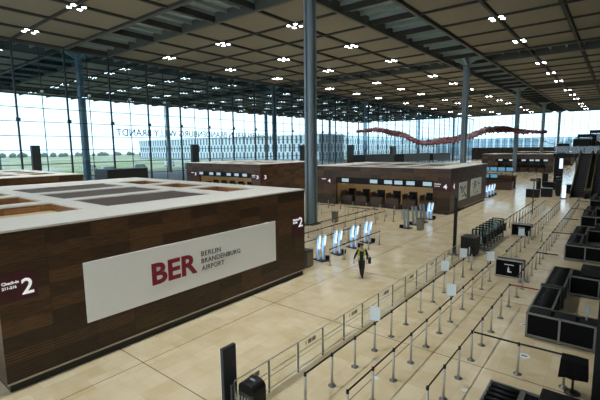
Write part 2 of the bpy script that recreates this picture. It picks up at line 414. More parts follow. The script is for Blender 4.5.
# ------------------------------------------------------------------ check-in islands (wooden blocks with a lattice roof)
HI, WX, WY = 4.63, 16.8, 13.5
def island(loc, label, front_open, number=None, first_sign=None, banner=False, posters=False, text_sign=None, lit=True):
    """local: x -16.8..0 , y 0..13.5, +x face is the long visible side, the desks open at y=0"""
    t = thing('check_in_island', label, 'island', loc)
    def wall(n, *b): return MB().box(*b).build(n, M['wood'], t)
    T = .3; zb = .28
    wall('side_wall', -T, 0, 0, WY, zb, HI-.06); wall('side_wall', -WX, -WX+T, 0, WY, zb, HI-.06); wall('rear_wall', -WX+T, -T, WY-T, WY, zb, HI-.06)
    MB().box(-WX+.08, -.08, .08, WY-.08, 0, zb).build('plinth', M['plinth'], t) if not front_open else MB().box(-WX+.08, -.08, 5, WY-.08, 0, zb).build('plinth', M['plinth'], t)
    e = MB(); e.box(-.02, .03, 0, WY, zb-.02, zb+.03); e.box(-WX, 0, WY, WY+.03, zb-.02, zb+.03); e.build('base_strip', M['sill'], t)
    if front_open:
        x0, x1 = -13.45, -1.75
        wall('front_wall', -WX+T, x0, 0, T, 0, HI-.06); wall('front_wall', x1, -T, 0, T, 0, HI-.06); wall('fascia', x0, x1, 0, T, 3.32, HI-.06)
        MB().box(x0, x1, .04, T, 2.62, 3.32).build('header_panel', M['black'], t)
        MB().box(x0-.6, x1+.6, 4.7, 5, 0, HI-.4).build('back_wall', M['beige'] if lit else M['darkwood'], t)  # unlit islands: the distant shade is put into the back wall's colour
        MB().box(x0-.6, x0-.3, T, 4.7, 0, HI-.4).build('inner_wall', M['beige'], t); MB().box(x1+.3, x1+.6, T, 4.7, 0, HI-.4).build('inner_wall', M['darkwood'], t)
        sb = MB()
        for a in range(5 if lit else 1): sb.box(x0+1+2.3*a, x0+2.2+2.3*a, 2.6, 2.75, HI-.5, HI-.45)
        sb.build('fill_strip_light', M['warm'], t)  # unseen warm strips, added to brighten the desk recess
    else:
        wall('front_wall', -WX+T, -T, 0, T, zb, HI-.06)
    # roof lattice
    cols = [(-13.4,-10.4), (-9.5,-6.45), (-5.6,-2.45)]; rws = [(.85,3.45), (4.3,9.35), (10.35,12.35)]
    r = MB(); xs = [-WX-.02]+[v for c in cols for v in c]+[.03]; ys = [-.03]+[v for c in rws for v in c]+[WY+.03]
    for i in range(len(xs)-1):
        for j in range(len(ys)-1):
            if i % 2 == 1 and j % 2 == 1: continue
            r.box(xs[i], xs[i+1], ys[j], ys[j+1], HI-.06, HI)
    roof = r.build('roof', M['roof'], t)
    for c in cols:
        for j, w in enumerate(rws):
            if j == 1: MB().box(c[0], c[1], w[0], w[1], HI-.12, HI-.05).build('roof_mesh', M['mesh'], roof)
            else:
                h = MB(); h.mi = 0; d = .34
                h.box(c[0]-.05, c[0], w[0]-.05, w[1]+.05, HI-d, HI-.06); h.box(c[1], c[1]+.05, w[0]-.05, w[1]+.05, HI-d, HI-.06)
                h.box(c[0], c[1], w[0]-.05, w[0], HI-d, HI-.06); h.box(c[0], c[1], w[1], w[1]+.05, HI-d, HI-.06)
                h.mi = 1; h.box(c[0], c[1], w[0], w[1], HI-d-.03, HI-d)
                h.build('roof_well', [M['wood_in'], M['wellfl']], roof)
    # signs
    if first_sign:
        s = MB().box(0, .02, -.04, .95, 2.62, 3.42).build('sign_panel', M['signred'], t)
        text('sign_number', str(number), .6, M['white'], s, (.03, .56, 2.76), (0,1,0), (0,0,1), height=.46, width=.29, offset=.008)
        text('sign_text', 'Check-in', .14, M['white'], s, (.03, .1, 3.13), (0,1,0), (0,0,1), width=.4, height=.085, offset=.002)
        text('sign_text', text_sign, .14, M['white'], s, (.03, .1, 3.0), (0,1,0), (0,0,1), width=.34, height=.08, offset=.002)
        s = MB().box(0, .02, 12.47, 13.42, 2.1, 3.35).build('sign_panel', M['signred'], t)
        text('sign_number', str(number), .6, M['white'], s, (.03, 12.96, 2.68), (0,1,0), (0,0,1), height=.5, width=.34, offset=.008)
        text('sign_text', 'Check-in', .14, M['white'], s, (.03, 12.52, 3.04), (0,1,0), (0,0,1), width=.4, height=.11, offset=.003)
        text('sign_text', text_sign, .14, M['white'], s, (.03, 12.52, 2.9), (0,1,0), (0,0,1), width=.34, height=.1, offset=.003)
    elif number:
        s = MB().box(-1.74, .0, -.025, 0, 2.35, 3.25).build('sign_panel', M['signred'], t)
        text('sign_number', str(number), .6, M['white'], s, (-.7, -.035, 2.56), (1,0,0), (0,0,1), height=.48, width=.38, offset=.014)
        text('sign_text', 'Check-in', .14, M['white'], s, (-1.6, -.035, 2.98), (1,0,0), (0,0,1), width=.65, height=.13, offset=.003)
        text('sign_text', text_sign, .14, M['white'], s, (-1.6, -.035, 2.76), (1,0,0), (0,0,1), width=.55, height=.12, offset=.003)
        s = MB().box(0, .025, -.025, 1.7, 2.35, 3.25).build('sign_panel', M['signred'], t)
        text('sign_number', str(number), .6, M['white'], s, (.035, .75, 2.5), (0,1,0), (0,0,1), height=.56, width=.45, offset=.014)
        s = MB().box(-WX, -13.6, -.025, 0, 2.5, 3.2).build('sign_panel', M['signred'], t)
        text('sign_number', str(number), .6, M['white'], s, (-14.6, -.035, 2.62), (1,0,0), (0,0,1), height=.45, width=.36, offset=.014)
        text('sign_text', 'Check-in', .14, M['white'], s, (-15.5, -.035, 2.98), (1,0,0), (0,0,1), width=.6, height=.12, offset=.003)
    if banner:
        b = MB().box(.0, .04, 2.23, 11.16, 1.32, 3.28).build('banner', M['banner'], t)
        text('logo_letters', 'BER', 1, M['red'], b, (.045, 4.52, 1.9), (0,1,0), (0,0,1), width=1.98, height=.8, offset=.03)
        for i, w in enumerate(('BERLIN', 'BRANDENBURG', 'AIRPORT')):
            text('logo_text', w, .3, M['grey'], b, (.045, 6.71, 2.5-.295*i), (0,1,0), (0,0,1), width=(1.0,2.1,1.17)[i], height=.2, offset=.002, space=1.1)
    if posters:
        for (a, b2, z0, z1) in ((2.7, 5.4, 1.15, 3.0), (6.9, 11.2, 1.15, 3.1)):
            p = MB().box(0, .03, a, b2, z0, z1).build('poster', M['paper'], t)
            q = MB(); rn = random.Random(int(a*10))
            for _ in range(16):
                u = rn.uniform(a+.15, b2-.6); v = rn.uniform(z0+.12, z1-.35)
                q.box(.03, .036, u, u+rn.uniform(.2,.5), v, v+rn.uniform(.1,.24))
            q.build('poster_print', M['counter'], p)
    return t
XA, XB, Y0, DY = -12.9, -38.9, 3.02, 36.95
YA3 = 117.4
island((XA, Y0, 0), 'dark walnut check-in block with the large white airport banner on its side', False, 2, True, True, False, '211-216')
island((XA, Y0+DY, 0), 'walnut check-in block marked four with two pale posters on its side', True, 4, None, False, True, '411-416')
island((XB, Y0, 0), 'low-looking wooden block with pale roof before the glass front, roof only seen', False, None)
island((XB, Y0+DY, 0), 'walnut check-in block behind the banner wall, before the glass front', True, 3, None, False, False, '311-316')
island((XA, YA3, 0), 'distant walnut check-in block with white screens beside the far columns', True, lit=False)
island((XA, 162.5, 0), 'farthest walnut check-in block near the end wall', True, lit=False)

# screens hung under the header
scr = thing('hanging_screen', 'x', 'screen')
MB().box(-.5, .5, -.04, .04, -.24, .24).build('screen_frame', M['black'], scr)
MB().box(-.46, .46, -.05, -.04, -.2, .2).build('display', M['screen'], scr)
MB().box(-.03, .03, -.02, .02, .2, .42).build('bracket', M['black'], scr)
scb = thing('hanging_screen', 'x', 'screen')
MB().box(-.52, .52, -.04, .04, -.32, .32).build('screen_frame', M['black'], scb)
MB().box(-.48, .48, -.05, -.04, -.28, .28).build('display', M['bluescr'], scb)
MB().box(-.03, .03, -.02, .02, .3, .5).build('bracket', M['black'], scb)
us = [False, False]
def put_screen(kind, x, y, z, lab, group):
    p = (scr, scb)[kind]
    if not us[kind]: p['label'] = lab; p['group'] = group; p.location = (x, y, z); us[kind] = True
    else: dup(p, (x, y, z), 0, lab, group)
yf = Y0+DY-.06
for i, x in enumerate((-25.0, -21.3, -19.55, -17.0+.0, -15.2, -23.1)):
    if i == 5: continue
    put_screen(0, x, yf, 3.0, f'lit white screen over the desks marked four, {nth(i+1)} along the header', 'screens over the desks marked four')
put_screen(0, -18.9+.55, yf, 3.0, 'lit white screen over the desks marked four, sixth along the header', 'screens over the desks marked four')
for i, x in enumerate((-51.75, -49.3, -47.6, -45.3, -43.6, -41.9)):
    put_screen(0, x, yf, 3.02, f'small white screen over the desks behind the banner wall, {nth(i+1)} along', 'screens over the desks behind the banner wall')
t = thing('service_counter', 'dark brown service counter carrying two rows of blue screens beyond the poster wall', 'counter', (-15.6, 68, 0))
MB().box(-2.9, 2.9, 0, 1.2, .05, 1.25).build('counter_body', M['counter'], t, .02); MB().box(-3, 3, -.1, 1.3, 1.25, 1.32).build('counter_top', M['black'], t)
MB().box(-2.9, 2.9, 2.6, 2.9, .05, 2.1).build('back_panel', M['darkwood'], t); MB().box(-2.8, 2.8, .1, 1.1, 0, .05).build('counter_foot', M['black'], t)
for x in (-2.8, 2.7): MB().box(x, x+.1, 1.0, 1.1, 1.32, 3.7).build('screen_post', M['black'], t)
MB().box(-2.8, 2.8, 1.0, 1.1, 3.6, 3.7).build('screen_rail', M['black'], t); MB().box(-2.8, 2.8, 1.0, 1.1, 2.36, 2.44).build('screen_rail', M['black'], t)
y2 = 68.94
for i, x in enumerate((-17.9, -16.75, -15.6, -14.45, -13.3)):
    put_screen(1, x, y2, 3.15, f'blue screen in the upper row over the service counter, {nth(i+1)} along', 'upper blue screens')
for i, x in enumerate((-18.0, -16.75, -15.5)):
    put_screen(1, x, y2, 2.05, f'blue screen in the lower row over the service counter, {nth(i+1)} along', 'lower blue screens')
y3 = YA3-.06
for i, x in enumerate((-25, -22.4, -19.5, -17.7, -16.4, -14.6)):
    put_screen(0, x, y3, 3.05, f'tiny white screen over the distant desks by the far columns, {nth(i+1)} along', 'screens over the distant desks')

# check-in desks
def desk0():
    t = thing('check_in_counter', 'x', 'counter')
    MB().box(-.72, .72, -.3, .3, 0, 1.05).build('desk_body', M['counter'], t, .02)
    MB().box(-.78, .78, -.36, .34, 1.05, 1.1).build('worktop', M['dksteel'], t)
    mo = MB().box(-.28, .28, -.05, -.02, 1.2, 1.55).build('monitor', M['black'], t); MB().box(-.04, .04, -.02, .02, 1.1, 1.3).build('monitor_stand', M['black'], mo)
    MB().box(-.8, -.74, -.3, 1.0, 0, 1.6).build('side_partition', M['counter'], t); MB().box(-.7, .1, 1.35, 1.75, 0, 1.75).build('back_cabinet', M['black'], t)
    MB().box(.8, 1.1, -.3, .9, 0, .42).build('baggage_belt', M['dksteel'], t)
    ch = MB(); ch.box(-.25, .25, .6, 1.05, .45, .53); ch.box(-.24, .24, 1.0, 1.07, .6, 1.25); ch.tube((0,.82,.05),(0,.82,.45),.04)
    ch.box(-.28,.28,.79,.85,.02,.07); ch.box(-.03,.03,.55,1.1,.02,.07); ch.box(-.03,.03,1.02,1.06,.5,.7)
    return t
D0 = desk0(); du = False
office = thing('office_chair', 'x', 'chair')
MB().box(-.25, .25, -.25, .22, .45, .53).build('seat', M['black'], office, .02)
MB().box(-.24, .24, .2, .27, .5, 1.2).build('backrest', M['black'], office, .02)
MB().tube((0,0,.05),(0,0,.45),.04).build('stem', M['dksteel'], office)
sb = MB(); sb.box(-.28,.28,-.03,.03,0,.06); sb.box(-.03,.03,-.28,.28,0,.06); sb.build('foot_star', M['dksteel'], office)
for (gx, gy, nm) in ((XA, Y0+DY, 'of the row marked four'), (XB, Y0+DY, 'of the row behind the banner wall'), (XA, YA3, 'of the row under the distant white screens')):
    for i in range(6):
        x = gx-12.62+1.98*i; y = gy+1.3
        lab = f'brown check-in desk with a dark monitor, {nth(i+1)} {nm}'; lc = f'black office chair behind the {nth(i+1)} desk {nm}'
        if not du: D0['label'] = lab; D0['group'] = 'check-in desks '+nm; D0.location = (x, y, 0); office['label'] = lc; office.location = (x, y+.9, 0); office['group'] = 'office chairs '+nm; du = True
        else: dup(D0, (x, y, 0), 0, lab, 'check-in desks '+nm); dup(office, (x, y+.9, 0), 0, lc, 'office chairs '+nm)

# ------------------------------------------------------------------ dark entrance lobbies and pylons by the glass front
for (y0, y1, z1, lab) in ((28, 34.4, 3.95, 'dark box of an entrance lobby by the near stretch of glass front'), (103.3, 121.6, 4.6, 'long dark entrance lobby by the glass front beneath the sculpture start'), (130, 154, 4.4, 'long dark entrance lobby beneath the lowest part of the sculpture'), (157.5, 178, 4.1, 'farthest dark entrance lobby before the steel column')):
    t = thing('entrance_lobby', lab, 'lobby', (-60, y0, 0))
    MB().box(-2, 2, 0, y1-y0, z1-2.7, z1).build('lobby_roof', M['porch'], t)
    g = MB(); g.box(1.9, 1.96, .1, y1-y0-.1, 0, z1-2.7); g.build('glass_front', M['clear'], t)
    for yy in (0, (y1-y0)/2-.1, y1-y0-.2): MB().box(1.8, 2, yy, yy+.2, 0, z1-2.7).build('lobby_post', M['porch'], t)
for i, (y, w, z1) in enumerate(((19.35, 1.0, 7.5), (44.5, 1.45, 7.65), (76, 1.6, 7.5), (97.4, 2.9, 7.5), (124.5, 3.6, 7.15))):
    t = thing('ventilation_pylon', f'tall dark pylon before the glass front, {nth(i+1)} from the near end', 'pylon', (-60.3, y, 0))
    MB().box(-.3, .3, 0, w, 0, z1).build('pylon_body', M['pylon'], t, .03)
    MB().box(.3, .33, .15, w-.15, z1-1.5, z1-.3).build('grille', M['mull'], t)

# ------------------------------------------------------------------ barrier posts
def post0():
    t = thing('barrier_post', 'x', 'barrier post')
    MB().lathe([(.0,0),(.115,0),(.115,.014),(.05,.03),(.036,.045)], n=16).build('foot', M['footmat'], t)
    MB().lathe([(.036,.04),(.036,.9)], n=12).build('pole', M['steel'], t)
    MB().lathe([(.035,.89),(.038,.9),(.038,.985),(.02,1.0)], n=12).build('belt_head', M['belt'], t)
    return t
P0 = post0(); P0u = [False]
me_b = {}
for nm, m in (('black', 'belt'), ('red', 'redbelt')):
    b = MB().box(-.006, .006, .04, 1, -.028, .028).build('belt', M[m]); me_b[nm] = b.data; bpy.data.objects.remove(b)
sg = MB(); sg.box(-.17, .17, -.012, .012, 1.05, 1.52); sg = sg.build('notice_sheet', M['paper']); me_sign = sg.data; bpy.data.objects.remove(sg)
sf = MB(); sf.box(-.012, .012, -.01, .01, 1.0, 1.1); sf = sf.build('sign_clip', M['dksteel']); me_clip = sf.data; bpy.data.objects.remove(sf)
def post(x, y, lab, group, nxt=None, belt='black', sign=False):
    if not P0u[0]: p = P0; P0u[0] = True; p.location = (x, y, 0); p['label'] = lab; p['group'] = group
    else:
        p = P0.copy(); COL.objects.link(p); p.location = (x, y, 0); p['label'] = lab; p['group'] = group
        for ch in BASEPARTS:
            c = ch.copy(); COL.objects.link(c); c.parent = p
    if nxt:
        dx, dy = nxt[0]-x, nxt[1]-y; L = math.hypot(dx, dy)
        b = bpy.data.objects.new('belt', me_b[belt]); COL.objects.link(b); b.parent = p; b.location = (0,0,.955); b.rotation_euler = (0,0,math.atan2(-dx, dy)); b.scale = (1, L-.04, 1)
    if sign:
        s = bpy.data.objects.new('notice_sheet', me_sign); COL.objects.link(s); s.parent = p; s.rotation_euler = (0,0,.35); s['label'] = 'white notice sheet'
        c = bpy.data.objects.new('sign_clip', me_clip); COL.objects.link(c); c.parent = s
    return p
BASEPARTS = list(P0.children)
def line(X, ys, what, group, signs=(), chain=True, ends=None):
    n = len(ys)
    for i, y in enumerate(ys):
        nxt = (X, ys[i+1]) if chain and i < n-1 else (ends if i == n-1 else None)
        lab = f'steel belt post{" with white notice" if i in signs else ""}, {nth(i+1)} from near end of {what}'
        post(X, y, lab, group, nxt, sign=i in signs)
line(-6.0, [7.65, 8.9, 10.16, 11.44, 12.7, 13.96, 15.4, 16.8, 18.22, 19.62, 21.06, 22.58], 'line beside glass railing', 'posts of the line beside the glass railing', (3, 8, 10))
line(-4.73, [7.68, 8.95, 10.2, 11.44, 12.72, 14.0, 15.22, 16.75, 18.15, 19.73, 21.2], 'middle near line', 'posts of the middle near line', (6, 10))
l3 = [8.99, 10.2, 11.47, 12.75, 13.97, 15.24, 16.73, 18.22]
line(-3.27, l3, 'near line beside conveyor desks', 'posts of the line beside the conveyor desks')
post(-1.95, 12.76, 'steel belt post standing alone midway on the cross belt by the conveyor desks', 'posts of the cross belt', (-.8, 12.8))
post(-.8, 12.8, 'steel belt post at the end of the cross belt by the dark pylon', 'posts of the cross belt')
cb_ = bpy.data.objects.new('belt', me_b['black']); COL.objects.link(cb_)
root = [o for o in COL.objects if o.get('group') == 'posts of the line beside the conveyor desks'][3]
cb_.parent = root; cb_.location = (0,0,.955); cb_.rotation_euler = (0,0,-PI/2); cb_.scale = (1, 1.3, 1)
def cross(idx, objs_group, col, L):
    r = [o for o in COL.objects if o.get('group') == objs_group][idx]
    b = bpy.data.objects.new('belt', me_b[col]); COL.objects.link(b); b.parent = r; b.location = (0,0,.955); b.rotation_euler = (0,0,-PI/2); b.scale = (1, L, 1)
cross(7, 'posts of the line beside the conveyor desks', 'red', 1.05)
far = [19.6+1.3*i for i in range(27)]
line(-3.22, far, 'far line passing conveyor desks', 'posts of the far line by the conveyor desks')
for i, c in ((4, 'black'), (9, 'red'), (14, 'black'), (19, 'red'), (24, 'black')): cross(i, 'posts of the far line by the conveyor desks', c, 1.0)
line(-4.6, [24.2+1.4*i for i in range(19)], 'far line behind black counter', 'posts of the far middle line', (3,))
line(-5.92, [35.2+1.4*i for i in range(11)], 'far line behind second counter', 'posts of the far third line')
line(-6.8, [33.6+1.4*i for i in range(12)], 'far line after the queue gates', 'posts of the far line from the gates')
line(-18.2, [20.3+1.75*i for i in range(9)], 'line past nearest column foot', 'posts of the hall line by the column')
line(-16.6, [19.3+1.75*i for i in range(9)], 'line two past the kiosks', 'posts of the second hall line')
line(-14.95, [19.0+1.75*i for i in range(5)], 'line just behind kiosks', 'posts of the hall line behind the kiosks')
line(-12.75, [18.7+1.53*i for i in range(5)], 'line just before kiosks', 'posts of the hall line before the kiosks', chain=True)
for r_, (yy, nm) in enumerate(((33.6, 'third'), (35.4, 'second'), (37.2, 'first'))):
    xs = [-27.2+1.62*i for i in range(8-r_//2)]
    for i, x in enumerate(xs):
        post(x, yy, f'steel belt post, {nth(i+1)} in the {nm} row before the desks marked four', f'posts in the {nm} row before the desks', (xs[i+1], yy) if i < len(xs)-1 and (i+r_) % 3 else None)
post(-6.55, 24.1, 'steel belt post standing beside the black cabinet at the queue gates', 'posts by the gates', (-5.96, 22.6))
post(-5.4, 23.6, 'steel belt post standing between the black cabinet and black counter', 'posts by the gates', (-6.55, 24.1))
post(-3.5, 21.9, 'steel belt post standing before the black counter with white pictogram', 'posts by the counter')
post(-3.95, 32.4, 'steel belt post standing before the second black counter', 'posts by the counter')

# ------------------------------------------------------------------ glass railing
t = thing('glass_railing', 'long steel railing with clear printed panes beside the belt post line', 'railing', (-7.2, 6.3, 0))
ys = [0]+[1.26+1.29*i for i in range(14)]
for y in ys: MB().box(-.02, .02, y-.02, y+.02, 0, .95).build('railing_post', M['footmat'], t)
L = ys[-1]
MB().tube((0,0,.965), (0,L,.965), .017).build('top_rail', M['steel'], t)
MB().tube((0,0,.46), (0,L,.46), .01).build('mid_rail', M['steel'], t)
MB().box(-.02, .02, 0, L, .1, .118).build('bottom_rail', M['steel'], t)
for i, (a, b) in enumerate(zip(ys, ys[1:])):
    g = MB().box(-.006, .006, a+.05, b-.05, .14, .93).build('glass_pane', M['rail'], t)
    d = MB(); y = a+.1
    while y < b-.14: d.box(.007, .01, y, y+.05, .6, .64); y += .085
    if i % 2 == 0: d.box(.007, .01, a+.5, a+.66, .72, .86); d.box(.007, .01, a+.7, a+.88, .72, .86); d.box(.007, .01, a+.36, a+.4, .72, .84)
    d.build('pane_print', M['frost'], g)

# near totem, rounded box and glass screen
t = thing('sign_totem', 'tall narrow dark totem standing alone beside the near end of the railing', 'totem', (-7.3, 6.0, 0))
MB().box(-.05, .05, 0, .42, .03, 1.9).build('totem_panel', M['pylon'], t); MB().box(-.07, -.05, 0, .42, .03, 1.88).build('totem_back', M['kwhite'], t); MB().box(-.14, .06, -.05, .47, 0, .03).build('foot_plate', M['dksteel'], t)
t = thing('waste_bin', 'black box with rounded top at the near end of the railing', 'bin', (-6.78, 6.5, 0))
poly = [(-.27,.06),(.27,.06),(.27,.9)]+[(.27*math.cos(a), .9+.16*math.sin(a)) for a in [PI*k/10 for k in range(1,10)]]+[(-.27,.9)]
MB().prism(poly, 'y', -.22, .22).build('bin_body', M['black'], t, .015); MB().box(-.22, .22, -.18, .18, 0, .06).build('bin_foot', M['dksteel'], t); MB().box(-.05, .1, -.03, .03, 1.05, 1.075).build('lid_handle', M['kgrey'], t)
t = thing('glass_screen', 'small free-standing glass screen with dark post before the black rounded box', 'screen', (-6.95, 6.0, 0))
MB().box(0, .7, -.006, .006, .1, 1.05).build('glass_pane', M['clear'], t); MB().box(-.03, .03, -.03, .03, 0, 1.1).build('screen_post', M['dksteel'], t)
d = MB()
for i in range(5): d.box(.12+.1*i, .16+.1*i, -.01, -.007, .78, .95)
d.build('pane_print', M['frost'], t); MB().box(.66, .7, -.03, .03, 0, 1.05).build('screen_post', M['dksteel'], t)

# ------------------------------------------------------------------ queue gates
t = thing('gate_cabinet', 'black cabinet standing at the near end of the queue gates', 'cabinet', (-7.0, 25.8, 0))
MB().box(-.45, .42, -.4, .55, .05, 1.15).build('cabinet_body', M['black'], t, .02); MB().box(-.47, .44, -.42, .57, 1.15, 1.2).build('cabinet_top', M['dksteel'], t); MB().box(-.4, .37, -.36, .5, 0, .05).build('cabinet_foot', M['dksteel'], t)
t = thing('sign_pylon', 'very tall thin dark sign pylon behind the black cabinet', 'pylon', (-7.75, 25.2, 0))
MB().box(-.07, .07, -.12, .12, .03, 3.65).build('pylon_body', M['black'], t); MB().box(-.25, .25, -.25, .25, 0, .03).build('foot_plate', M['dksteel'], t); MB().box(.07, .08, -.1, .1, 2.7, 3.6).build('sign_face', M['signred'], t)
def gate0():
    t = thing('queue_gate', 'x', 'gate')
    for x in (-.42, .36): MB().box(x, x+.06, -.09, .09, 0, 1.4).build('gate_post', M['dksteel'], t)
    MB().box(-.36, .36, -.012, .012, .15, 1.35).build('glass_leaf', M['clear'], t)
    MB().box(-.44, .44, -.16, .16, .0, .04).build('floor_plate', M['dksteel'], t)
    MB().box(.3, .5, -.1, .5, .5, 1.0).build('reader_housing', M['black'], t, .02)
    MB().box(-.38, .38, -.03, .03, 1.35, 1.42).build('top_bar', M['black'], t)
    return t
G0 = gate0()
for i in range(7):
    lab = f'dark framed glass queue gate, {nth(i+1)} from the black cabinet'
    if i == 0: G0['label'] = lab; G0.location = (-6.85, 27.2, 0); G0['group'] = 'queue gates'
    else: dup(G0, (-6.85, 27.2+.86*i, 0), 0, lab, 'queue gates')
# black counters with pictogram
def small_counter(x0, x1, y, lab):
    t = thing('mobile_counter', lab, 'counter', ((x0+x1)/2, y, 0)); w = (x1-x0)/2
    MB().box(-w+.05, w-.05, 0, .55, .06, .9).build('counter_panel', M['blackfab'], t)
    f = MB()
    for x in (-w, w-.05):
        for yy in (-.01, .52): f.box(x, x+.05, yy, yy+.05, 0, .95)
    f.box(-w, w, -.01, .04, .9, .95); f.box(-w, w, .52, .57, .9, .95); f.box(-w, w, -.01, .03, .05, .09)
    f.build('counter_frame', M['steel'], t)
    MB().box(-w+.04, w-.04, .04, .52, .9, .93).build('counter_top', M['pylon'], t)
    p = MB(); p.box(-.06, .02, -.03, 0, .3, .5); p.box(-.04, .0, -.03, 0, .52, .58); p.box(.02, .12, -.03, 0, .3, .36); p.box(-.22, .22, -.03, 0, .68, .71)
    p.build('pictogram', M['paper'], t)
small_counter(-4.75, -3.42, 22.3, 'small black counter with white pictogram at the end of the middle line')
small_counter(-6.1, -4.74, 33.3, 'second small black counter with steel frame, beyond the queue gates')

# ------------------------------------------------------------------ black conveyor desks
def conveyor0():
    t = thing('conveyor_desk', 'x', 'conveyor desk')
    H = .92
    def cabinet(nm, x0, x1, y0, y1, n, ax):
        c = MB().box(x0+.03, x1-.03, y0+.03, y1-.03, .12, H-.04).build(nm, M['blackfab'], t)
        f = MB()
        for i in range(n+1):
            if ax == 'x':
                x = x0+(x1-x0-.06)*i/n; f.box(x, x+.06, y0, y0+.06, 0, H); f.box(x, x+.06, y1-.06, y1, 0, H)
            else:
                y = y0+(y1-y0-.06)*i/n; f.box(x0, x0+.06, y, y+.06, 0, H); f.box(x1-.06, x1, y, y+.06, 0, H)
        f.box(x0, x1, y0, y0+.06, H-.06, H); f.box(x0, x1, y1-.06, y1, H-.06, H); f.box(x0, x0+.06, y0, y1, H-.06, H); f.box(x1-.06, x1, y0, y1, H-.06, H)
        f.box(x0, x1, y0, y0+.05, .08, .13); f.box(x0, x0+.05, y0, y1, .08, .13)
        f.build('frame', M['footmat'], c); return c
    def rollers(par, x0, x1, y0, y1, z, ax):
        r = MB(); p = (y0 if ax == 'y' else x0)+.12
        while p < (y1 if ax == 'y' else x1)-.06:
            if ax == 'y': r.tube((x0+.06, p, z), (x1-.06, p, z), .05, 8)
            else: r.tube((p, y0+.06, z), (p, y1-.06, z), .05, 8)
            p += .21
        r.build('rollers', M['black'], par)
    c = cabinet('front_cabinet', 0, 3.0, 0, .78, 3, 'x'); 
    l = MB(); 
    for i in range(4): l.box(.1+.72*i, .7+.72*i, .1, .68, H-.01, H+.012)
    l.build('lid', M['black'], c)
    c = cabinet('side_conveyor', 0, .72, .8, 3.5, 2, 'y'); rollers(c, 0, .72, .8, 3.5, H-.02, 'y')
    c = cabinet('far_conveyor', .06, .8, 3.52, 7.0, 2, 'y'); rollers(c, .06, .8, 3.52, 7.0, H+.0, 'y')
    MB().box(-.02, .82, 3.46, 3.56, .1, H+.08).build('step_panel', M['dksteel'], t)
    c = cabinet('rear_cabinet', .8, 3.0, 5.7, 7.0, 2, 'x')
    MB().box(1.2, 2.6, 5.9, 6.7, .93, 1.3).build('machine_box', M['black'], t, .03)
    MB().box(2.3, 3.0, .8, 5.68, .12, H).build('right_cabinet', M['blackfab'], t)
    k = MB(); k.tube((1.72, .42, H), (1.72, .42, 1.3), .025); k.build('terminal_post', M['steel'], t); MB().box(1.66, 1.78, .36, .44, 1.18, 1.42).build('terminal', M['kgrey'], t)
    return t
C0 = conveyor0()
for i, y in enumerate((3.35, 15.55, 27.95, 40.15, 52.5)):
    lab = ['black roller conveyor desk at the nearest end, cut by the picture edge', 'large black framed conveyor desk nearest in full view beside the belt line', 'black conveyor desk behind the nearest full one', 'third black conveyor desk in the row going away', 'farthest black conveyor desk before the escalators'][i]
    if i == 0: C0['label'] = lab; C0.location = (-2.22, y, 0); C0['group'] = 'black conveyor desks'
    else: dup(C0, (-2.22, y, 0), 0, lab, 'black conveyor desks')
t = thing('information_pylon', 'broad dark information pylon nearest the conveyor desk', 'pylon', (.1, 12.0, 0))
MB().box(-.25, .35, -.1, .1, .04, 3.25).build('pylon_body', M['black'], t, .02); MB().box(-.35, .45, -.25, .25, 0, .04).build('foot_plate', M['dksteel'], t)
t = thing('covered_stand', 'stand under a ragged black cover at the end of the cross belt', 'stand', (-.58, 12.62, 0))
v = MB(); rn = random.Random(3); n = 16
ring = [(-.3, -.2), (-.15, -.22), (0, -.2), (.15, -.22), (.3, -.2), (.3, .2), (0, .22), (-.3, .2)]
top = [v.bm.verts.new((x, y, 1.0)) for x, y in ring]; mid = [v.bm.verts.new((x*1.06, y*1.1, .75)) for x, y in ring]; bot = [v.bm.verts.new((x*1.12, y*1.2, rn.uniform(.42, .62))) for x, y in ring]
for a, b in ((top, mid), (mid, bot)):
    for i in range(8): v._f([a[i], a[(i+1)%8], b[(i+1)%8], b[i]])
v._f(top); v.build('fabric_cover', M['blackfab'], t)
MB().tube((0,0,.02), (0,0,.99), .03).build('stand_pole', M['dksteel'], t); MB().lathe([(.2,0),(.2,.02),(.04,.04)]).build('stand_foot', M['dksteel'], t)

# floor stickers
for i, (x, y, rx, lab) in enumerate(((-5.2, 10.0, .1, 'white round floor sticker nearest between the two near belt lines'), (-2.95, 10.98, .1, 'white round floor sticker nearest the closest conveyor desk'), (-1.98, 14.05, .17, 'oval white and dark floor sticker before the large conveyor desk'), (-2.42, 16.6, .13, 'white floor sticker by the corner of the large conveyor desk'))):
    o = MB(); o.lathe([(rx, .0), (rx, .004)], n=20)
    if i >= 2:
        o.mi = 1; o.box(-rx*.5, rx*.5, -.04, .04, .004, .006)
    o = o.build('floor_sticker', [M['paper'], M['dksteel']]); o.location = (x, y, .001); tag(o, lab, 'sticker')

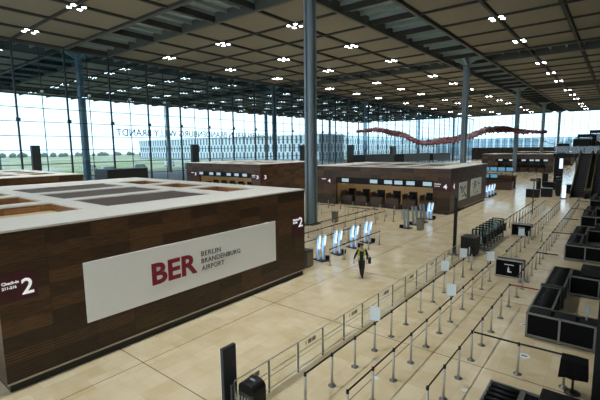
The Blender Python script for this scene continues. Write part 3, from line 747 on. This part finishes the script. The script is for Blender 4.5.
# ------------------------------------------------------------------ kiosks
def kiosk0(lit):
    t = thing('check_in_kiosk', 'x', 'kiosk')
    MB().box(-.5, .42, -.3, .3, 0, .06).build('base_plate', M['pylon'], t, .015)
    for k, (yo, xo) in enumerate(((-.12, -.09), (.14, .09))):
        pr = [(-.1,.06),(.12,.06),(.1,.5),(.14,.85),(.3,1.5),(.26,1.62),(.1,1.6),(-.04,1.1),(-.1,.7)]
        b = MB().prism([(u*.62+xo-.05, z) for u, z in pr], 'y', yo-.08, yo+.08).build('kiosk_body', M['kwhite'] if lit else M['kgrey'], t)
        MB().obox((xo+.085, yo, 1.22), (0,.07,0), (.047,0,.3), (.012,0,-.003)).build('kiosk_screen', M['kscreen'] if lit else M['black'], b)
        if lit:
            MB().prism([(u*.62+xo-.05, z) for u, z in ((.04,.08),(.12,.08),(.11,.5),(.05,.5))], 'y', yo-.09, yo-.08).build('light_strip', M['kglow'], b)
            MB().prism([(u*.62+xo-.05, z) for u, z in ((-.1,.55),(.08,.55),(.2,1.35),(.06,1.4),(-.04,1.05))], 'y', yo-.095, yo-.08).build('light_panel', M['kglow'], b)
    MB().box(.0, .18, -.27, -.22, .78, .92).build('document_reader', M['kscreen'] if lit else M['kgrey'], t)
    MB().box(.1, .36, .22, .4, .06, .3).build('printer_box', M['black'], t)
    return t
K0, K1 = kiosk0(True), kiosk0(False); ku = [False, False]
def put_kiosk(lit, x, y, lab, group, rz=0):
    p = K0 if lit else K1; i = int(lit)
    if not ku[i]: p.location = (x, y, 0); p.rotation_euler = (0,0,rz); p['label'] = lab; p['group'] = group; ku[i] = True
    else: dup(p, (x, y, 0), rz, lab, group)
for i, y in enumerate((19.25, 21.05, 23.1, 24.95)): put_kiosk(True, -13.75, y, f'glowing white self check-in kiosk, {nth(i+1)} from the banner wall in the near row', 'glowing kiosks of the near row', -.25)
for i, y in enumerate((31.4, 33.2, 34.9)): put_kiosk(False, -13.7, y, f'grey unlit kiosk, {nth(i+1)} in the row before the desks marked four', 'unlit kiosks', PI-.2)
put_kiosk(True, -13.6, 36.6, 'glowing kiosk at the corner of the block marked four', 'glowing kiosk at the corner', -.25)
for i, y in enumerate((56.6, 58.2, 59.8)): put_kiosk(True, -13.5, y, f'glowing kiosk beyond the poster wall, {nth(i+1)} of the distant three', 'distant glowing kiosks', -.25)
def wbin(x, y, lab, s=1.0):
    t = thing('waste_bin', lab, 'bin', (x, y, 0))
    MB().box(-.3*s, .3*s, -.3*s, .3*s, .04, .92).build('bin_body', M['binmat'], t, .02); MB().box(-.31*s, .31*s, -.31*s, .31*s, .92, .97).build('bin_lid', M['dksteel'], t, .01); MB().box(-.25*s, .25*s, -.25*s, .25*s, 0, .04).build('bin_foot', M['black'], t)
wbin(-13.75, 17.75, 'bronze square bin at the corner of the banner wall')
wbin(-12.45, 31.4, 'bronze square bin before the unlit grey kiosks', .75)
wbin(-20.1, 30.3, 'bronze square bin near the foot of the tall nearest column', .75)

# ------------------------------------------------------------------ person
def skinned(name, joints, edges, matl, parent, sub=2):
    me = bpy.data.meshes.new(name); me.from_pydata([j[0] for j in joints], edges, [])
    o = bpy.data.objects.new(name, me); COL.objects.link(o)
    sk = o.modifiers.new('skin', 'SKIN'); sk.use_smooth_shade = True
    for i, j in enumerate(joints):
        r = j[1]; me.skin_vertices[0].data[i].radius = r if isinstance(r, tuple) else (r, r)
    me.skin_vertices[0].data[0].use_root = True
    sb = o.modifiers.new('sub', 'SUBSURF'); sb.levels = sub; sb.render_levels = sub
    dg = bpy.context.evaluated_depsgraph_get(); m2 = bpy.data.meshes.new_from_object(o.evaluated_get(dg))
    bpy.data.objects.remove(o); bpy.data.meshes.remove(me)
    m2.materials.clear(); m2.materials.append(matl)
    for p in m2.polygons: p.use_smooth = True
    o = bpy.data.objects.new(name, m2); COL.objects.link(o); o.parent = parent
    return o
per = thing('person', 'person walking in dark clothes and a yellow safety vest by the kiosks', 'person', (-10.2, 17.9, 0), .5)
# local: faces -y ; +x is the person's left
J = [((0,0,.98),.13),((0,-.01,1.18),.125),((0,-.01,1.38),.13),((0,-.01,1.5),.06),((0,-.025,1.58),.06),((0,-.035,1.68),(.085,.1)),((0,-.03,1.78),(.07,.085)),
     ((.19,0,1.43),.055),((.27,.04,1.16),.043),((.27,-.1,.95),.032),((.265,-.14,.88),.03),
     ((-.19,0,1.43),.055),((-.32,.0,1.18),.043),((-.4,-.06,.95),.032),((-.41,-.1,.87),.03),
     ((.095,0,.9),.09),((.08,-.12,.5),.062),((.04,-.02,.1),.042),((.04,-.14,.045),.035),
     ((-.095,0,.9),.09),((-.06,.02,.5),.062),((-.03,.28,.14),.042),((-.03,.22,.05),.035)]
Ed = [(0,1),(1,2),(2,3),(3,4),(4,5),(5,6),(2,7),(7,8),(8,9),(9,10),(2,11),(11,12),(12,13),(13,14),(0,15),(15,16),(16,17),(17,18),(0,19),(19,20),(20,21),(21,22)]
body = skinned('body', J, Ed, M['skin'], per)
for side, w in ((1, (.265,-.14,.88)), (-1, (-.41,-.1,.87))):
    jj = [((w[0], w[1], w[2]), .03)]; ee = []
    for k, (dx, L, dz) in enumerate(((-.03,.075,0),(-.01,.085,0),(.01,.08,0),(.03,.065,0))):
        b = len(jj); jj += [((w[0]+dx*.8, w[1]-.01, w[2]-.05), .012), ((w[0]+dx, w[1]-.02, w[2]-.05-L*.55), .009), ((w[0]+dx, w[1]-.005, w[2]-.05-L), .008)]
        ee += [(0,b),(b,b+1),(b+1,b+2)]
    b = len(jj); jj += [((w[0]-side*.03, w[1]-.03, w[2]-.02), .011), ((w[0]-side*.04, w[1]-.05, w[2]-.06), .009)]; ee += [(0,b),(b,b+1)]
    skinned('hand', jj, ee, M['skin'], per, 1)
f = MB(); f.ico((0,-.135,1.68), .018, 1, (.8,1.2,1.3)); f.build('nose', M['skin'], per)
f = MB(); f.ico((.032,-.118,1.705), .012, 1); f.ico((-.032,-.118,1.705), .012, 1); f.build('eyes', M['black'], per)
MB().box(-.025, .025, -.125, -.11, 1.632, 1.64).build('mouth', M['redbelt'], per)
f = MB(); f.ico((.085,-.03,1.69), .022, 1, (.5,1,1.3)); f.ico((-.085,-.03,1.69), .022, 1, (.5,1,1.3)); f.build('ears', M['skin'], per)
h = MB(); h.ico((0,-.005,1.745), .108, 2, (.92,1.05,.85)); h.ico((0,.04,1.68), .085, 2, (1,.75,1.2)); h.build('hair', M['hair'], per)
jk = [((0,0,.93),.15),((0,-.01,1.2),.15),((0,-.01,1.37),.155),((0,-.01,1.49),.078),((.2,0,1.42),.07),((.28,.04,1.16),.058),((.272,-.09,.96),.045),((-.2,0,1.42),.07),((-.325,.0,1.18),.058),((-.4,-.05,.97),.045),((0,0,.8),.165)]
skinned('jacket', jk, [(0,1),(1,2),(2,3),(2,4),(4,5),(5,6),(2,7),(7,8),(8,9),(0,10)], M['cloth'], per)
tr = [((0,0,1.0),.145),((.095,0,.88),.105),((.08,-.12,.5),.078),((.04,-.01,.06),.066),((-.095,0,.88),.105),((-.06,.02,.5),.078),((-.03,.3,.11),.066)]
skinned('trousers', tr, [(0,1),(1,2),(2,3),(0,4),(4,5),(5,6)], M['cloth'], per)
skinned('shoe', [((.04,.06,.06),.065),((.04,-.2,.05),.052)], [(0,1)], M['black'], per); skinned('shoe', [((-.03,.36,.14),.065),((-.03,.17,.045),.052)], [(0,1)], M['black'], per)
vs = MB()
for sx in (-1, 1):
    vs.prism([(sx*.1,1.02),(sx*.18,1.02),(sx*.19,1.4),(sx*.14,1.54),(sx*.1,1.53),(sx*.11,1.3)], 'y', -.2, -.155)
    vs.prism([(.0,0)] and [(-.2,1.02),(-.155,1.02),(-.15,1.4),(-.2,1.4)] if sx < 0 else [(.2,1.02),(.155,1.02),(.15,1.4),(.2,1.4)], 'y', -.17, .17)
    vs.prism([(sx*.085,1.5),(sx*.15,1.47),(sx*.15,1.53),(sx*.085,1.56)], 'y', -.18, .16)
vs.box(-.19, .19, .14, .175, 1.02, 1.53)
vs.build('vest', M['vest'], per); 
rf = MB(); rf.box(.1,.18,-.206,-.198,1.12,1.17); rf.box(-.18,-.1,-.206,-.198,1.12,1.17); rf.build('reflective_band', M['reflective'], per)
bag = thing('shoulder_bag', 'black shoulder bag carried at the hip of the walking person', 'bag', (-10.2+.4*math.cos(.5), 17.9+.4*math.sin(.5), 0), .5)
MB().box(-.07, .08, -.16, .16, .78, 1.08).build('bag_body', M['cloth'], bag, .03); MB().tube((0,0,1.07), (-.17,0,1.5), .012).build('bag_strap', M['cloth'], bag)

# ------------------------------------------------------------------ red hanging sculpture
t = thing('hanging_sculpture', 'long red woven sheet sculpture hanging in a wave under the ceiling', 'sculpture', (0, 0, 0))
sc = MB(); prof = [(0,11.3),(.12,11.7),(.28,10.2),(.43,7.7),(.57,8.4),(.65,9.3),(.76,10.5),(.83,10.6),(.9,10.0),(1,9.6)]
def pz(u):
    for (a, za), (b, zb) in zip(prof, prof[1:]):
        if u <= b:
            k = (u-a)/(b-a); k = k*k*(3-2*k); return za+(zb-za)*k
    return prof[-1][1]
NU, NV = 110, 16; gridT, gridB = [], []; rn = random.Random(5)
for i in range(NU+1):
    u = i/NU; rowT, rowB = [], []
    wv = 8.5*min(1, u/.16, (1-u)/.22)+.3
    for j in range(NV+1):
        w = j/NV-.5
        X = -59.6+46.8*u; Yc = 101+w*2*min(3, wv); X -= .42*(Yc-101)
        z = pz(u)+.12*math.sin(23*u+5*w)+1.15*w*min(1, u/.1, (1-u)/.12)+rn.uniform(-.22,.22)
        rowT.append(sc.bm.verts.new((X+rn.uniform(-.25,.25), Yc, z+.14))); rowB.append(sc.bm.verts.new((X, Yc, z-.14)))
    gridT.append(rowT); gridB.append(rowB)
for i in range(NU):
    for j in range(NV):
        sc._f([gridT[i][j], gridT[i+1][j], gridT[i+1][j+1], gridT[i][j+1]]); sc._f([gridB[i][j], gridB[i][j+1], gridB[i+1][j+1], gridB[i+1][j]])
for i in range(NU):
    for j in (0, NV): sc._f([gridT[i][j], gridT[i+1][j], gridB[i+1][j], gridB[i][j]])
for j in range(NV):
    for i in (0, NU): sc._f([gridT[i][j], gridT[i][j+1], gridB[i][j+1], gridB[i][j]])
fr = rn
for i in range(0, NU, 2):                                # ragged fringe along the near edge
    v0 = gridB[i][0].co; L = fr.uniform(.1, .4); sc.box(v0.x-.12, v0.x+.12, v0.y-.02, v0.y+.02, v0.z-L, v0.z+.05)
sc.build('woven_sheet', M['sculpt'], t)
for u in (.1, .35, .6, .88):
    for dy in (-4, 4):
        MB().tube((-59.1+45.3*u, 101+dy*.4, pz(u)), (-59.1+45.3*u, 101+dy*.4, ZC+.3), .02, 5).build('cable', M['trans'], t)

# ------------------------------------------------------------------ far gallery, escalators, stands
gal = bpy.data.objects.new('gallery', None); COL.objects.link(gal); gal['kind'] = 'structure'
MB().box(-8.2, 14, 74, 84, 4.9, 5.5).build('slab', M['black'], gal)
g = MB().box(-8.1, 14, 74.05, 74.09, 5.5, 6.6); g.build('balustrade', M['clear'], gal)
MB().box(-4.8, 14, 76.8, 77, 0, 4.9).build('lower_wall', M['black'], gal)
r = MB(); r.box(-8.2, 14, 74, 74.12, 6.58, 6.68)
for i in range(12): r.box(-8.2+1.9*i, -8.1+1.9*i, 74, 74.12, 5.5, 6.6)
r.build('railing', M['dksteel'], gal)
for k, (x, y, w, h) in enumerate(((-7.2, 76, 1.6, 1.5), (-5.0, 78, 2.2, 2.2), (-2.2, 77, 2.0, 1.8))):
    q = thing('gallery_cabinet', f'dark cabinet standing up on the far gallery, {nth(k+1)} from its open corner', 'cabinet', (x, y, 5.5)); MB().box(-w/2, w/2, -.4, .4, 0, h).build('cabinet_body', M['black'], q, .03); MB().box(-w/2-.05, w/2+.05, -.45, .45, h, h+.06).build('cabinet_top', M['kgrey'], q)
for x in (-7.9, -1.2, 6): MB().box(x-.3, x+.3, 76, 76.6, 0, 4.9).build('gallery_post', M['black'], gal)
def escalator(x, lab):
    t = thing('escalator', lab, 'escalator', (x, 62, 0)); ln, hh = 12.0, 5.5
    for s in (-.78, .7):
        p = [(0,0),(1.2,0),(ln,hh-.6),(ln+1,hh-.6),(ln+1,hh+.4),(ln-.2,hh+.4),(1,1.0),(0,1.0)]
        MB().prism(p, 'x', s, s+.08).build('side_panel', M['lash'], t)
        q = [(0,1.0),(1,1.0),(ln-.2,hh+.4),(ln+1,hh+.4),(ln+1,hh+.52),(ln-.22,hh+.52),(.95,1.12),(0,1.12)]
        MB().prism(q, 'x', s-.03, s+.11).build('handrail', M['gold'], t)
    st = MB()
    for i in range(26):
        y = 1.2+i*.4; z = (hh)*i/26; st.box(-.7, .7, y, y+.42, max(0,z-.3), z+.05)
    st.build('steps', M['step'], t)
    MB().prism([(1.0,-.0),(ln+1,hh-.75),(ln+1,hh-.6),(1.2,.0)], 'x', -.78, .78).build('truss_cover', M['black'], t)
escalator(-4.0, 'dark escalator rising to the far gallery, the nearer to the belt lines'); escalator(-1.9, 'dark escalator rising to the far gallery, close beside the conveyor desks')
def lift(x, y, z1, lab):
    t = thing('lift_shaft', lab, 'lift', (x, y, 0))
    for a in (-1.1, 1.0):
        for b in (-1.1, 1.0): MB().box(a, a+.14, b, b+.14, 0, z1).build('lift_post', M['black'], t)
    MB().box(-.9, .9, -.9, .9, 5.6, z1-.4).build('lift_car', M['black'], t)
    f = MB()
    for z in (2.6, 5.2, z1-.3): f.box(-1.1, 1.14, -1.12, -.98, z, z+.3); f.box(-1.1, 1.14, .98, 1.14, z, z+.3); f.box(-1.12, -.98, -1, 1, z, z+.3)
    f.build('lift_frame', M['black'], t); MB().box(-.98, 1.0, -1.06, -1.03, 0, z1-.3).build('glass_pane', M['clear'], t)
    MB().box(-1.15, 1.18, -1.15, 1.18, z1, z1+.25).build('lift_roof', M['black'], t)
lift(-5.0, 86.5, 8.4, 'dark framed glass lift shaft behind the gallery, nearer the white screens'); lift(-3.6, 92, 9.2, 'dark framed glass lift shaft farthest behind the gallery')
t = thing('poster_stand', 'small bright white lit poster stand near the foot of the escalators', 'stand', (-5.3, 60.5, 0))
MB().box(-.2, .2, -.06, .06, .1, 1.7).build('light_panel', M['kscreen'], t); MB().box(-.35, .35, -.2, .2, 0, .1).build('foot_plate', M['black'], t)
t = thing('advert_screen', 'red and white lit advertising screen standing deep in the hall', 'screen', (-8.6, 86, 0))
MB().box(-.7, .7, -.1, .1, 0, 4.6).build('screen_frame', M['black'], t); MB().box(-.6, .6, -.12, -.1, 2.6, 4.4).build('display', M['kscreen'], t); MB().box(-.6, .0, -.13, -.12, 2.8, 3.6).build('display_red', mat('advert_red', (170,30,30), .4, emis=(220,60,70), estr=.6), t)
for i, (x, y, w, h) in enumerate(((-8.7, 60, 1.5, 1.1), (-7.3, 61.5, 1.3, 1.2), (-6.2, 63.5, .5, 2.2), (-8.9, 66, .5, 2.2), (-8.3, 72, 1.6, 1.2), (-6.6, 66.5, .5, 2.4), (-9.6, 78, .8, 2.2), (-5.2, 67.5, .9, 1.3))):
    t = thing('service_desk', f'dark service desk among furniture before the escalators, {nth(i+1)} in line' if h < 1.6 else f'dark upright display stand before the escalators, {nth(i+1)} by distance', 'desk' if h < 1.6 else 'stand', (x, y, 0))
    MB().box(-w/2, w/2, -.3, .3, .05, h-.05).build('desk_body', M['black'], t, .02); MB().box(-w/2-.04, w/2+.04, -.34, .34, h-.05, h).build('desk_top', M['kgrey'] if i % 2 else M['dksteel'], t); MB().box(-w/2+.05, w/2-.05, -.25, .25, 0, .05).build('desk_foot', M['dksteel'], t)
t = thing('lamp_mast', 'thin tall grey mast standing beyond the queue gates', 'mast', (-6.45, 45, 0))
MB().tube((0,0,0), (0,0,3.4), .05).build('mast_pole', M['dksteel'], t); MB().box(-.35, .35, -.06, .06, 3.3, 3.5).build('mast_head', M['dksteel'], t)

# ------------------------------------------------------------------ outside
t = thing('office_building', 'pale office block with dense staggered vertical slits across the forecourt', 'building', (-300, 172, 0))
MB().box(0, 176, 0, 24, 0, 13.6).build('facade', M['slits'], t); MB().box(-.3, 176.3, -.3, 24.3, 13.6, 14.2).build('roof_edge', M['fin'], t); MB().box(-.2, 176.2, -.2, 24.2, 0, .9).build('base_course', M['bslab'], t)
t = thing('office_building', 'long pale office block seen under the sculpture through the glass front', 'building', (-175, 215, 0))
MB().box(0, 22, 0, 300, 0, 15).build('facade', M['slits'], t); MB().box(-.3, 22.3, -.3, 300.3, 15, 15.6).build('roof_edge', M['fin'], t); MB().box(-.2, 22.2, -.2, 300.2, 0, .9).build('base_course', M['bslab'], t)
t = thing('office_building', 'low blue-grey office block beyond the end glazing', 'building', (-110, 300, 0))
MB().box(0, 190, 0, 20, 0, 12).build('glass_front', M['bglass'], t)
f = MB(); x = .5
while x < 190: f.box(x, x+.9, -.6, 0, .5, 11.5); x += 4.5
f.build('facade_fins', M['fin'], t)
for k in range(4): MB().box(0, 190, -.4, 20, 3.6*k, 3.6*k+.5).build('floor_slab', M['bslab'], t)
tr = MB(); rn = random.Random(11)
for i in range(230):
    y = -180+4.2*i; x = -520+rn.uniform(-14, 14); r = rn.uniform(1.6, 3.0); tr.ico((x, y, r*.7), r, 1, (1.1, 1.3, 1.25))
tag(tr.build('treeline', M['tree']), 'haze-coloured distant line of trees beyond the airfield', 'trees', kind='stuff')
def van(x, y, rz, lab):
    t = thing('van', lab, 'van', (x, y, -.05), rz)
    MB().prism([(-2.4,.4),(2.4,.4),(2.4,1.0),(1.7,1.25),(1.1,2.1),(-2.4,2.1)], 'y', -.95, .95).build('van_body', M['van'], t, .05)
    MB().prism([(1.0,1.3),(1.55,1.3),(1.1,1.95),(1.0,1.95)], 'y', -.97, .97).build('van_windows', M['black'], t)
    for a in (-1.5, 1.5):
        for b in (-.95, .75): MB().tube((a, b, .36), (a, b+.2, .36), .36, 14).build('wheel', M['tyre'], t)
for i, (x, y) in enumerate(((-118, 58), (-128, 73), (-122, 88), (-140, 62), (-145, 96))):
    van(x, y, PI/2+.1*i, f'small white van parked outside beyond the glass, {nth(i+1)} from the canopy')

# ------------------------------------------------------------------ light
w = bpy.data.worlds.new('overcast'); S.world = w; w.use_nodes = True; nt = w.node_tree; bg = nt.nodes['Background']
tc = N(nt, 'ShaderNodeTexCoord'); sp = N(nt, 'ShaderNodeSeparateXYZ'); nt.links.new(tc.outputs['Generated'], sp.inputs[0])
rp = N(nt, 'ShaderNodeValToRGB'); rp.color_ramp.elements[0].position = 0; rp.color_ramp.elements[0].color = (.80,.92,1,1); rp.color_ramp.elements[1].position = .6; rp.color_ramp.elements[1].color = (.9,.95,1,1)
nt.links.new(sp.outputs[2], rp.inputs[0]); nt.links.new(rp.outputs[0], bg.inputs[0]); bg.inputs[1].default_value = 1.15

# ------------------------------------------------------------------ camera
f_px, yaw, pitch, roll = 400.339, .673539, .1286958, -.0110464
fw = Vector((-math.sin(yaw)*math.cos(pitch), math.cos(yaw)*math.cos(pitch), -math.sin(pitch))); rt = Vector((math.cos(yaw), math.sin(yaw), 0)); up = rt.cross(fw)
r2 = math.cos(roll)*rt+math.sin(roll)*up; u2 = -math.sin(roll)*rt+math.cos(roll)*up
cd = bpy.data.cameras.new('camera'); cam = bpy.data.objects.new('camera', cd); COL.objects.link(cam)
cd.sensor_width = 36; cd.lens = f_px/600*36; cd.clip_end = 2000
cam.matrix_world = Matrix(((r2.x,u2.x,-fw.x,0),(r2.y,u2.y,-fw.y,0),(r2.z,u2.z,-fw.z,6.76),(0,0,0,1)))
S.camera = cam
for o in COL.objects:
    if o.get('label') and not 4 <= len(o['label'].replace('-',' ').split()) <= 16: print('LABEL', o.name, o['label'])
S.view_settings.view_transform = 'Standard'; S.view_settings.look = 'None'; S.view_settings.exposure = 1.34; S.view_settings.gamma = 1; S.view_settings.use_curve_mapping = False
S.cycles.max_bounces = 10; S.cycles.transparent_max_bounces = 24; S.cycles.diffuse_bounces = 5
